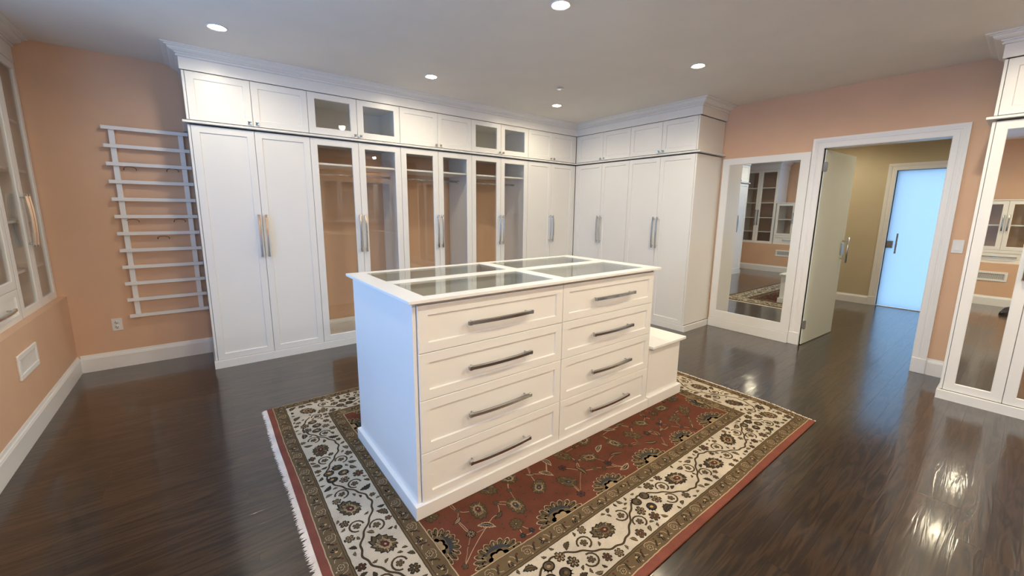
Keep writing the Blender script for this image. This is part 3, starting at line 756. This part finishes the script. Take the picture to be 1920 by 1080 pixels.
def flower(cx, cy, r, n, ph, cols, squash=1.0, ang=0, z=z2):
    """open blossom: dark outline, notched petals with veins, small heart"""
    jit = [rnd.uniform(.86, 1.08) for _ in range(n)]; m = 6
    def ring(rr, amp):
        out = []
        for k in range(n * m):
            th = 2 * PI * k / (n * m); u = (k % m) / m; pr = abs(math.sin(PI * u)) ** .6; pr *= 1 - .22 * math.exp(-((u - .5) / .10) ** 2)
            q = rr * jit[k // m] * (1 - amp + amp * pr); out.append((cx + q * math.cos(th + ph), cy + q * math.sin(th + ph)))
        return out
    cm.poly(ring(r, .42), z, cols[0], (cx, cy)); cm.poly(ring(r * .80, .46), z + .0003, cols[1], (cx, cy))
    for k in range(n):
        th = 2 * PI * (k + .5) / n + ph
        cm.ribbon([(cx + r * .22 * math.cos(th), cy + r * .22 * math.sin(th)), (cx + r * .62 * math.cos(th), cy + r * .62 * math.sin(th))], r * .16, z + .0005, cols[2])
        th += PI / n; cm.ribbon([(cx, cy), (cx + r * .55 * math.cos(th), cy + r * .55 * math.sin(th))], r * .07, z + .0006, cols[0])
    cm.poly([(cx + r * .20 * math.cos(2 * PI * k / 7), cy + r * .20 * math.sin(2 * PI * k / 7)) for k in range(7)], z + .0008, cols[0])
    cm.poly([(cx + r * .11 * math.cos(2 * PI * k / 6), cy + r * .11 * math.sin(2 * PI * k / 6)) for k in range(6)], z + .0010, cols[3])
def pomegranate(cx, cy, r, ang, cols):
    pts = []; N = 22
    for k in range(N): th = 2 * PI * k / N; pts.append((cx + r * math.cos(th), cy + r * .92 * math.sin(th)))
    tip = []
    for dq in (-.5, 0, .5):
        a = ang + dq; tip.append([(cx + r * .75 * math.cos(a - .22), cy + r * .75 * math.sin(a - .22)), (cx + r * 1.38 * math.cos(a), cy + r * 1.38 * math.sin(a)), (cx + r * .75 * math.cos(a + .22), cy + r * .75 * math.sin(a + .22))])
    for q in tip: cm.poly(q, z2, cols[0])
    cm.poly(pts, z2, cols[0], (cx, cy)); cm.poly([(cx + (x - cx) * .74, cy + (y - cy) * .74) for x, y in pts], z3, cols[1], (cx, cy))
    for k in range(5):
        a = ang + PI + (k - 2) * .38; cm.ribbon([(cx + r * .15 * math.cos(a), cy + r * .15 * math.sin(a)), (cx + r * .66 * math.cos(a), cy + r * .66 * math.sin(a))], r * .09, z4, cols[0])
    cm.poly([(cx + r * .34 * math.cos(2 * PI * k / 8 + ang) + r * .1 * math.cos(ang), cy + r * .28 * math.sin(2 * PI * k / 8 + ang) + r * .1 * math.sin(ang)) for k in range(8)], z5, cols[2], (cx, cy))
def leaf(cx, cy, ang, L, w, cols, serr=7, bend=.0, z=z2):
    ca, sa = math.cos(ang), math.sin(ang)
    def tr(u, v): v += bend * L * math.sin(PI * u); return (cx + u * L * ca - v * sa, cy + u * L * sa + v * ca)
    def outl(k, ins):
        up = []; dn = []
        for i in range(serr * 2 + 1):
            u = i / (serr * 2); hw = w * math.sin(PI * min(1, u * 1.02 + .02)) ** .8 * (1.0 if i % 2 else .72) * k
            u2 = ins + u * (1 - 2 * ins); up.append(tr(u2, hw)); dn.append(tr(u2, -hw))
        return up, dn
    for k, ins, zz, col in ((1.0, 0, z, cols[0]), (.66, .07, z + .0003, cols[1])):
        up, dn = outl(k, ins)
        for i in range(len(up) - 1): cm.poly([dn[i], dn[i + 1], up[i + 1], up[i]], zz, col)
    cm.ribbon([tr(.08, 0), tr(.5, 0), tr(.92, 0)], w * .16, z + .0006, cols[2])
def palmette(cx, cy, r, ang, cols):
    """big layered pointed blossom along ang with ragged, feathered rim"""
    ca, sa = math.cos(ang), math.sin(ang); ph = rnd.uniform(0, 1)
    def T(q, th): x, y = q * math.cos(th), q * math.sin(th) * .76; return (cx + x * ca - y * sa, cy + x * sa + y * ca)
    def sh(k, amp, n):
        return [T(r * k * (1 + .34 * max(0, math.cos(th)) ** 3 - .10 * max(0, -math.cos(th))) * (1 - amp * (((n * (th / (2 * PI)) + ph) % 1) ** .7)), th) for th in [2 * PI * i / (n * 4) for i in range(n * 4)]]
    for k, amp, n, zz, col in ((1.06, .24, 13, z2, cols[0]), (.94, .26, 13, z2 + .0002, cols[1]), (.70, .28, 9, z3, cols[0]), (.64, .28, 9, z3 + .0002, cols[2]), (.36, .25, 6, z4, cols[0]), (.28, .25, 6, z4 + .0001, cols[3])):
        cm.poly(sh(k, amp, n), zz, col, (cx, cy))
    for i in range(12):
        th = 2 * PI * (i + .5) / 12; cm.ribbon([T(r * .50, th), T(r * .68, th + .1), T(r * .84, th + .04)], r * .05, z5, (cols[0], cols[4], cols[0])[i % 3])
    for i in range(7):
        th = -1.0 + 2.0 * i / 6; cm.ribbon([T(r * .30, th * .6), T(r * .60, th * .8)], r * .045, z5 + .0001, cols[0] if i % 2 else cols[1])
    cm.poly([T(r * .10, 2 * PI * k / 6) for k in range(6)], z5 + .0002, cols[4])
BR = [C_DK, C_OL, C_TAN, C_MAR, C_GO]
pb = []
def okb(x, y, r): return all((x - a) ** 2 + (y - b_) ** 2 > (r + q) ** 2 for a, b_, q in pb)
def border_piece(f, along, seed):
    rn = random.Random(seed); PER = .60; n = max(1, round(along / PER)); per = along / n
    ang0 = math.atan2(f(.01, 0)[1] - f(0, 0)[1], f(.01, 0)[0] - f(0, 0)[0])
    pts = [f(s_ * .01, .070 * math.sin(2 * PI * s_ * .01 / per) + .004 * math.sin(s_ * .9)) for s_ in range(int(along * 100) + 1)]
    cm.ribbon(pts, .0100, z1, C_DB)
    for q in pts[::2]: pb.append((q[0], q[1], .005))
    for i in range(n):
        for half in (0, 1):
            c = (i + .25) * per + half * per / 2; sg = -1 if half == 0 else 1
            if half == 0 or (i + seed) % 3 == 0:
                x, y = f(c, sg * .030); palmette(x, y, .066, ang0 + rn.choice([.2, PI - .2, .5]), [C_DK, rn.choice([C_OL, C_DB]), rn.choice([C_TAN, C_BR]), C_MAR, C_LN]); pb.append((x, y, .074))
            else:
                for (ds, dt) in ((-.070, -.030), (.000, -.044), (.066, -.028), (-.034, .022), (.036, .026)):
                    x, y = f(c + ds, sg * (-dt) + sg * .028 * -1 + (0.0)); 
                    if rn.random() < .75: pomegranate(x, y, .0285, ang0 + rn.choice([.7, -2.4, 2.2, -.8]), [C_DK, rn.choice([C_OL, C_DB, C_BR]), rn.choice([C_TAN, C_GO, C_BR])])
                    else: flower(x, y, .031, 6, rn.random() * 3, [C_DK, rn.choice([C_OL, C_DB]), C_TAN, C_MAR])
                    pb.append((x, y, .033))
            for sd in (-1, 1):
                bx = c + sd * .135; rr = .036
                loop = [f(bx + rr * math.cos(a), sg * .040 + rr * .9 * math.sin(a)) for a in [(-.5 + 1.5 * q_ / 10) * PI * sd for q_ in range(11)]]
                if all(okb(p_[0], p_[1], .001) for p_ in loop[2:8:2]):
                    cm.ribbon(loop, .0090, z1, C_DB)
                    for q in loop: pb.append((q[0], q[1], .005))
                    x, y = f(bx, sg * .040); flower(x, y, .021, 5, rn.random() * 3, [C_DK, C_BR, C_OL, C_GO]); pb.append((x, y, .022))
ka, kb, kc, kd = rc4(1, .5); hl = (.356 - .113) / 2; hr = (.325 - .068) / 2
oa, ob, oc, od = rc4(1); ia, ib, ic, id_ = rc4(2)
def corner(cx, cy, a0):
    palmette(cx, cy, .060, a0, [C_DK, C_OL, C_TAN, C_MAR, C_LN]); pb.append((cx, cy, .068))
for cx, cy, a in ((ka, kc, .8), (kb, kc, 2.3), (kb, kd, -2.3), (ka, kd, -.8)): corner(cx, cy, a)
border_piece(lambda s_, t_: (ia - .02 + s_, kc - t_), ib - ia + .04, 1)
border_piece(lambda s_, t_: (ib + .02 - s_, kd + t_), ib - ia + .04, 2)
border_piece(lambda s_, t_: (ka + t_, ic - .02 + s_), id_ - ic + .04, 3)
border_piece(lambda s_, t_: (kb - t_, id_ + .02 - s_), id_ - ic + .04, 4)
strips = [(oa, ob, oc, ic), (oa, ob, id_, od), (oa, ia, ic, id_), (ib, ob, ic, id_)]
for tries, rr in ((900, .040), (1600, .032), (3000, .025), (5000, .0185), (5000, .013)):
    for _ in range(tries):
        q = strips[rnd.choice([0, 0, 0, 1, 1, 2, 2, 3])]; x, y = rnd.uniform(q[0], q[1]), rnd.uniform(q[2], q[3])
        if ia - rr < x < ib + rr and ic - rr < y < id_ + rr: continue
        if not (oa + rr < x < ob - rr and oc + rr < y < od - rr) or not okb(x, y, rr + .001): continue
        pb.append((x, y, rr * .92)); a = rnd.uniform(0, 2 * PI); c2 = rnd.choice([C_OL, C_DB, C_BR])
        if rr > .015 and rnd.random() < .5: flower(x, y, rr * 1.02, rnd.choice([5, 6]), a, [C_DK, c2, rnd.choice([C_TAN, C_MAR, C_OL]), rnd.choice([C_GO, C_TAN])])
        else: leaf(x - rr * math.cos(a), y - rr * math.sin(a), a, rr * 2.1, rr * .62, [C_DK, c2, rnd.choice([C_TAN, C_DK])], 5 if rr > .018 else 3, rnd.choice([-.14, .14]))
def wavy_line(p, q, w, col, amp=.0012):
    n = int(math.hypot(q[0] - p[0], q[1] - p[1]) / .02); pts = []
    for i in range(n + 1): u = i / n; pts.append((p[0] + (q[0] - p[0]) * u + rnd.uniform(-amp, amp), p[1] + (q[1] - p[1]) * u + rnd.uniform(-amp, amp)))
    cm.ribbon(pts, w, z1, col)
def rect_line(k, off, w, col):
    a, b_, c_, d_ = rc4(k); a += off; b_ -= off; c_ += off; d_ -= off
    for p, q in (((a, c_), (b_, c_)), ((b_, c_), (b_, d_)), ((b_, d_), (a, d_)), ((a, d_), (a, c_))): wavy_line(p, q, w, col)
for k, off, w, col in ((0, .002, .0045, C_LN), (1, 0, .004, C_DB), (2, 0, .0045, C_DB), (2, .013, .0035, C_DB), (3, 0, .005, C_LN), (1, -.010, .0028, C_DB)): rect_line(k, off, w, col)
def guard(k, seed):
    rn = random.Random(seed); a, b_, c_, d_ = rc4(k, .5)
    for (p, q) in (((a, c_), (b_, c_)), ((b_, c_), (b_, d_)), ((b_, d_), (a, d_)), ((a, d_), (a, c_))):
        L = math.hypot(q[0] - p[0], q[1] - p[1]); n = round(L / .098); dx, dy = (q[0] - p[0]) / L, (q[1] - p[1]) / L; an = math.atan2(dy, dx)
        def F(s_, t_): return (p[0] + dx * s_ - dy * t_, p[1] + dy * s_ + dx * t_)
        for i in range(n):
            s_ = (i + .5) * L / n
            if i % 2 == 0:
                for e_ in range(3):
                    aa = rn.random() * 6; leaf(*F(s_, 0), aa, .026, .010, [C_DK, C_DK, C_TAN], 2)
                x, y = F(s_ + .004, .004); cm.poly([(x + .007 * math.cos(t_), y + .006 * math.sin(t_)) for t_ in [q_ * PI / 3 for q_ in range(6)]], z5, C_GO)
            else:
                x, y = F(s_, -.002); flower(x, y, .018, 6, rn.random() * 3, [C_LN, C_DK, C_OL, C_MAR])
                cm.ribbon([F(s_ - .018, .012), F(s_ - .010, .024), F(s_ + .006, .026), F(s_ + .016, .020)], .0028, z2, C_LN)
            leaf(*F(s_ + .030, -.020), an + rn.choice([1.1, 1.4, .8]), .042, .0065, [C_DK, C_DB, C_DK], 2)
            cm.ribbon([F(s_ + .020, .022), F(s_ + .032, .014), F(s_ + .036, -.002), F(s_ + .046, -.014), F(s_ + .060, -.018)], .0028, z1, C_LN)
            x, y = F(s_ + .055, .016); cm.poly([(x + .0055 * math.cos(t_), y + .0055 * math.sin(t_)) for t_ in [q_ * PI / 3 for q_ in range(6)]], z2, C_MAR)
            x, y = F(s_ + .014, -.024); cm.poly([(x + .004 * math.cos(t_), y + .004 * math.sin(t_)) for t_ in [q_ * PI / 3 for q_ in range(6)]], z2, C_LN)
guard(0, 21); guard(2, 22)
# centre field
fa, fb, fc, fd = rc4(3)
def infield(x, y, mrg): return fa + mrg < x < fb - mrg and fc + mrg < y < fd - mrg
placed = []
def ok(x, y, r): return all((x - a) ** 2 + (y - b_) ** 2 > (r + q) ** 2 for a, b_, q in placed)
def half_palm(cx, cy, r, ang):
    """half blossom growing out of the field's edge, jagged feathery rim"""
    ph = rnd.uniform(-.5, .5); ca, sa = math.cos(ang), math.sin(ang)
    def P2(q, th): x, y = q * math.cos(th) * .78, q * math.sin(th); return (cx + x * ca - y * sa, cy + x * sa + y * ca)
    for k, am, n, zz, col in ((1.0, .20, 19, z2, C_LN), (.96, .20, 19, z2 + .0002, C_DB), (.86, .14, 15, z2 + .0004, C_OL), (.70, .22, 11, z3 + .0001, C_DK), (.63, .22, 11, z3 + .0003, C_BR), (.42, .25, 7, z4, C_MAR), (.30, .3, 5, z5, C_TAN)):
        cm.poly([P2(r * k * (1 - am + am * abs(math.sin(n * th / 2 + ph))), th) for th in [-PI / 2 + PI * i / 56 for i in range(57)]], zz, col, (cx, cy))
    for i in range(15):
        th = -1.4 + 2.8 * i / 14; cm.ribbon([P2(r * .50, th + .12), P2(r * .66, th + .03), P2(r * .84, th)], .0035, z5, (C_LN, C_DK, C_TAN)[i % 3])
    cm.ribbon([P2(r * .55, -1.2 + 2.1 * i / 10) for i in range(11)], lambda u: .020 * math.sin(PI * min(1, u + .05)) + .002, z5 + .0003, C_SL)
    placed.append((cx, cy, r))
nx = 6
for i in range(nx):
    x = fa + (i + .5) * (fb - fa) / nx
    half_palm(x, fc + .003, .145 if i % 2 else .125, PI / 2); half_palm(x, fd - .003, .145 if i % 2 else .125, -PI / 2)
for i in range(4):
    y = fc + (i + .5) * (fd - fc) / 4
    half_palm(fa + .003, y, .12, 0); half_palm(fb - .003, y, .12, PI)
blos = []
for tries, (rr, kind) in [(1200, (.072, 0)), (2500, (.046, 1)), (4000, (.032, 2)), (6000, (.022, 3)), (9000, (.012, 4))]:
    for _ in range(tries):
        x, y = rnd.uniform(fa, fb), rnd.uniform(fc, fd)
        if not infield(x, y, rr + .008) or not ok(x, y, rr + .004): continue
        if 1.0 < x < 2.9 and 1.85 < y < 2.35 : continue
        placed.append((x, y, rr)); a = rnd.uniform(0, 2 * PI); blos.append((x, y, rr, kind))
        if kind == 0: palmette(x, y, rr * .85, a, [C_DB, C_OL, rnd.choice([C_TAN, C_BR]), rnd.choice([C_SL, C_MAR]), C_TAN])
        elif kind == 1:
            if rnd.random() < .5: leaf(x - rr * math.cos(a), y - rr * math.sin(a), a, rr * 2, rr * .42, [C_LN, rnd.choice([C_DK, C_SL]), C_LN] if rnd.random() < .6 else [C_DK, C_OL, C_TAN], 7, .10)
            else: flower(x, y, rr * .9, rnd.choice([6, 7, 9]), a, [C_DB, rnd.choice([C_OL, C_DB]), rnd.choice([C_BR, C_SL, C_OL]), rnd.choice([C_TAN, C_LN])])
        elif kind == 2:
            if rnd.random() < .35: leaf(x - rr * math.cos(a), y - rr * math.sin(a), a, rr * 2, rr * .45, [C_DK, rnd.choice([C_OL, C_TAN]), C_DK], 5, .12)
            else: flower(x, y, rr * .85, rnd.choice([5, 6, 8]), a, [C_DK, rnd.choice([C_OL, C_MAR, C_DB]), rnd.choice([C_TAN, C_SL, C_OL]), rnd.choice([C_LN, C_DK])])
        elif kind == 3: flower(x, y, rr * .8, 5, a, [rnd.choice([C_DK, C_OL]), rnd.choice([C_SL, C_OL, C_BR]), C_DK, C_TAN])
        else: leaf(x - rr * math.cos(a), y - rr * math.sin(a), a, rr * 1.8, rr * .4, [C_OL, C_DB, C_DK], 3)
# thin beige tendrils between neighbouring blossoms
big = [b_ for b_ in blos if b_[3] <= 3]
for i, (x, y, r, k) in enumerate(big):
    near = sorted(big, key=lambda q: (q[0] - x) ** 2 + (q[1] - y) ** 2)[1:4]
    for q in near[:2]:
        if rnd.random() < .7:
            mx_, my_ = (x + q[0]) / 2 + rnd.uniform(-.03, .03), (y + q[1]) / 2 + rnd.uniform(-.03, .03); pts = []
            for s_ in range(13):
                u = s_ / 12; pts.append(((1 - u) ** 2 * x + 2 * u * (1 - u) * mx_ + u * u * q[0] + rnd.uniform(-.0008, .0008), (1 - u) ** 2 * y + 2 * u * (1 - u) * my_ + u * u * q[1] + rnd.uniform(-.0008, .0008)))
            cm.ribbon(pts, .0030, z1, rnd.choice([C_LN, C_LN, C_TAN]))
o = cm.build('woven_pattern', rug, WOOLC); o['kind'] = 'stuff'; o['label'] = 'woven flowers, leaves and vines'
fr = MB()
for sx, xs in ((-1, RX0), (1, RX1)):
    y = RY0 + .004
    while y < RY1 - .004:
        L = rnd.uniform(.026, .038) if sx < 0 else rnd.uniform(.020, .034); w = .0030; dy = rnd.uniform(-.008, .008); dy2 = dy + rnd.uniform(-.006, .006); h0 = .0085; z = rnd.uniform(.003, .007)
        vs = [(xs - sx * .002, y - w, .002), (xs - sx * .002, y + w, .002), (xs - sx * .002, y, h0), (xs + sx * L * .55, y - w + dy, .001), (xs + sx * L * .55, y + w + dy, .001), (xs + sx * L * .55, y + dy, z + .002), (xs + sx * L, y + dy2, .0012)]
        fr.add(vs, [(0, 1, 4, 3), (1, 2, 5, 4), (2, 0, 3, 5), (3, 4, 6), (4, 5, 6), (5, 3, 6)]); y += .0042
o = fr.build('fringe', wool('wool_fringe', (.78, .72, .66)), rug, fix=True); o['kind'] = 'stuff'; o['label'] = 'white wool fringe'

def ease(u): u = max(0., min(1., u)); return u * u * (3 - 2 * u)
for ch in rug.children:
    for v in ch.data.vertices:
        if v.co.x > 2.6: v.co.x += .045 * ease((v.co.y - RY0) / .38) * (v.co.x - 2.6) / .8
        v.co.y += .0035 * math.sin(v.co.x * 5.1) * (1 if v.co.y < 1.2 else 0); v.co.x += .003 * math.sin(v.co.y * 6.3) * (1 if v.co.x < .8 else 0)

# ------------------------------------------------------------------ island (stands on the rug)
def sz(z): return 1.5 - (1.5 - z) * S
IZ = RZ + .0018
isl = thing('island', 'white eight-drawer dresser island with a glass display top on the rug', 'dresser', (0, 0, 0))
kx0, ky0_, ky1_ = .696 * S, 1.643 * S, 2.561 * S
jx0, jx1, jx2, jy = .736 * S, 1.659 * S, 2.579 * S, 1.656 * S
kx1 = 2.600 * S
MB().box(kx0, kx1 + .003, ky0_, ky1_, IZ, sz(.074), .002).build('base', WHITE, isl)
bd = MB(); bx0, by0, by1 = .716 * S, jy + .022, 2.545 * S
ztop = sz(1.0875)
bd.box(bx0, bx0 + .018, by0 - .012, by1, sz(.0742), ztop - .0005, .0012)      # left side panel
bd.box(bx0 + .019, jx2 - .0, by0, by1, sz(.0742), .965, .001)
bd.box(bx0 + .019, jx2 + .004, by0, by0 + .018, .965, ztop - .0005, .001); bd.box(bx0 + .019, jx2 + .004, by1 - .018, by1, .965, ztop - .0005, .001)
bd.box(jx2 - .018, jx2 + .004, by0 + .018, by1 - .018, .965, ztop - .0005, .001); bd.box(jx2 + .0005, jx2 + .018, by0 - .012, by1, sz(.0742), ztop - .0005, .0012)
bd.build('body', WHITE, isl)
ln = MB().box(bx0 + .02, jx2 - .02, by0 + .02, by1 - .02, .9655, .968); ln.build('display_floor', FABRIC, isl)
dv = MB(); dv.box(jx1 - .009, jx1 + .009, by0 + .0185, by1 - .0185, .9685, ztop - .001, .001); ym = (by0 + by1) / 2; dv.box(bx0 + .02, jx1 - .0095, ym - .008, ym + .008, .9685, ztop - .001, .001); dv.box(jx1 + .0095, jx2 - .02, ym - .008, ym + .008, .9685, ztop - .001, .001)
dv.build('divider', WHITE, isl)
rows = [.066, .334, .605, .839, 1.069]
for c_, (xa, xb) in enumerate(((jx0, jx1), (jx1, jx2))):
    for r in range(4):
        za, zb = sz(rows[r]) + (.009 if r == 0 else .0015), sz(rows[r + 1]) - .0015
        d = front(isl, 'solid', xa, xb, za, zb, y=jy, st=.050, rails=(.047, .047), name='drawer')
        put_pull(d, (xb - xa) / 2 - .002 + (.0 if c_ else -.004), (zb - za) / 2 + .0, False, .405)
# top: frame slab with four openings and glass
ix0, ix1, iy0, iy1 = .683 * S, 2.614 * S, 1.620 * S, 2.569 * S; zt0, zt1 = ztop, sz(1.1035)
gx = [ix0, .782, 1.608, 1.697, 2.486, ix1]; gy = [iy0, 1.682, 2.055, 2.148, 2.492, iy1]
tp = MB()
for (xa, xb) in ((gx[0], gx[1]), (gx[2], gx[3]), (gx[4], gx[5])): tp.box(xa, xb, gy[0], gy[5], zt0, zt1, .0015)
for (xa, xb) in ((gx[1], gx[2]), (gx[3], gx[4])):
    for (ya, yb) in ((gy[0], gy[1]), (gy[2], gy[3]), (gy[4], gy[5])): tp.box(xa - .0014, xb + .0014, ya, yb, zt0, zt1, .0015)
tp.build('top_frame', WHITE, isl)
for (xa, xb) in ((gx[1], gx[2]), (gx[3], gx[4])):
    for (ya, yb) in ((gy[1], gy[2]), (gy[3], gy[4])):
        o = MB().box(xa, xb, ya, yb, zt1 - .007, zt1 - .001).build('glass_pane', TOPGLASS, isl); o['label'] = 'clear glass display pane'
# bench at the far end of the island
bn = thing('bench', 'low white box bench against the far end of the island', 'bench', (0, 0, 0))
bx0_, bx1_ = kx1 + .006, 3.040 * S
MB().box(bx0_, 3.066 * S, ky0_, ky1_, IZ, sz(.082), .002).build('base', WHITE, bn)
MB().box(bx0_, bx1_, 1.668 * S, 2.545 * S, sz(.0825), sz(.472), .001).build('body', WHITE, bn)
MB().box(bx0_, 3.073 * S, 1.633 * S, 2.572 * S, sz(.4725), sz(.494), .002).build('seat', WHITE, bn)

# ------------------------------------------------------------------ shoe of the photographer, seen in the mirror door
t = thing('shoe', 'black leather shoe on the floor seen in the tall mirror door', 'shoe', (-.36, .06, 0), math.radians(14))
def shoe_sec(u):   # u 0 heel .. 1 toe -> half width, height
    hw_ = .030 + .014 * math.sin(PI * min(1, u * 1.15)) - (.014 * max(0, u - .85) / .15); ht = .085 if u < .35 else .085 - .048 * min(1, (u - .35) / .35)
    if u > .9: ht *= 1 - .4 * (u - .9) / .1
    return hw_, ht
vs = []; fs = []; N = 12; M = 10
for i in range(N + 1):
    u = i / N; hw_, ht = shoe_sec(u)
    for k in range(M): th = PI * k / (M - 1); vs.append((u * .29, hw_ * math.cos(th), .018 + ht * math.sin(th) ** .8))
for i in range(N):
    for k in range(M - 1): fs.append((i * M + k, i * M + k + 1, i * M + M + k + 1, i * M + M + k))
    fs.append((i * M + M - 1, i * M, i * M + M, i * M + M + M - 1))
fs += [tuple(range(M)), tuple(N * M + k for k in range(M))]
MB().add(vs, fs, 0, True).build('upper', BLACK, t)
vs = []; fs = []
for zz in (0, .018):
    for i in range(N + 1): u = i / N; hw_, _h = shoe_sec(u); vs.append((u * .295 - .002, hw_ + .003, zz))
    for i in range(N, -1, -1): u = i / N; hw_, _h = shoe_sec(u); vs.append((u * .295 - .002, -hw_ - .003, zz))
K = 2 * (N + 1); fs = [tuple(range(K)), tuple(K + k for k in range(K))] + [(k, (k + 1) % K, K + (k + 1) % K, K + k) for k in range(K)]
MB().add(vs, fs).build('sole', BLACK, t)
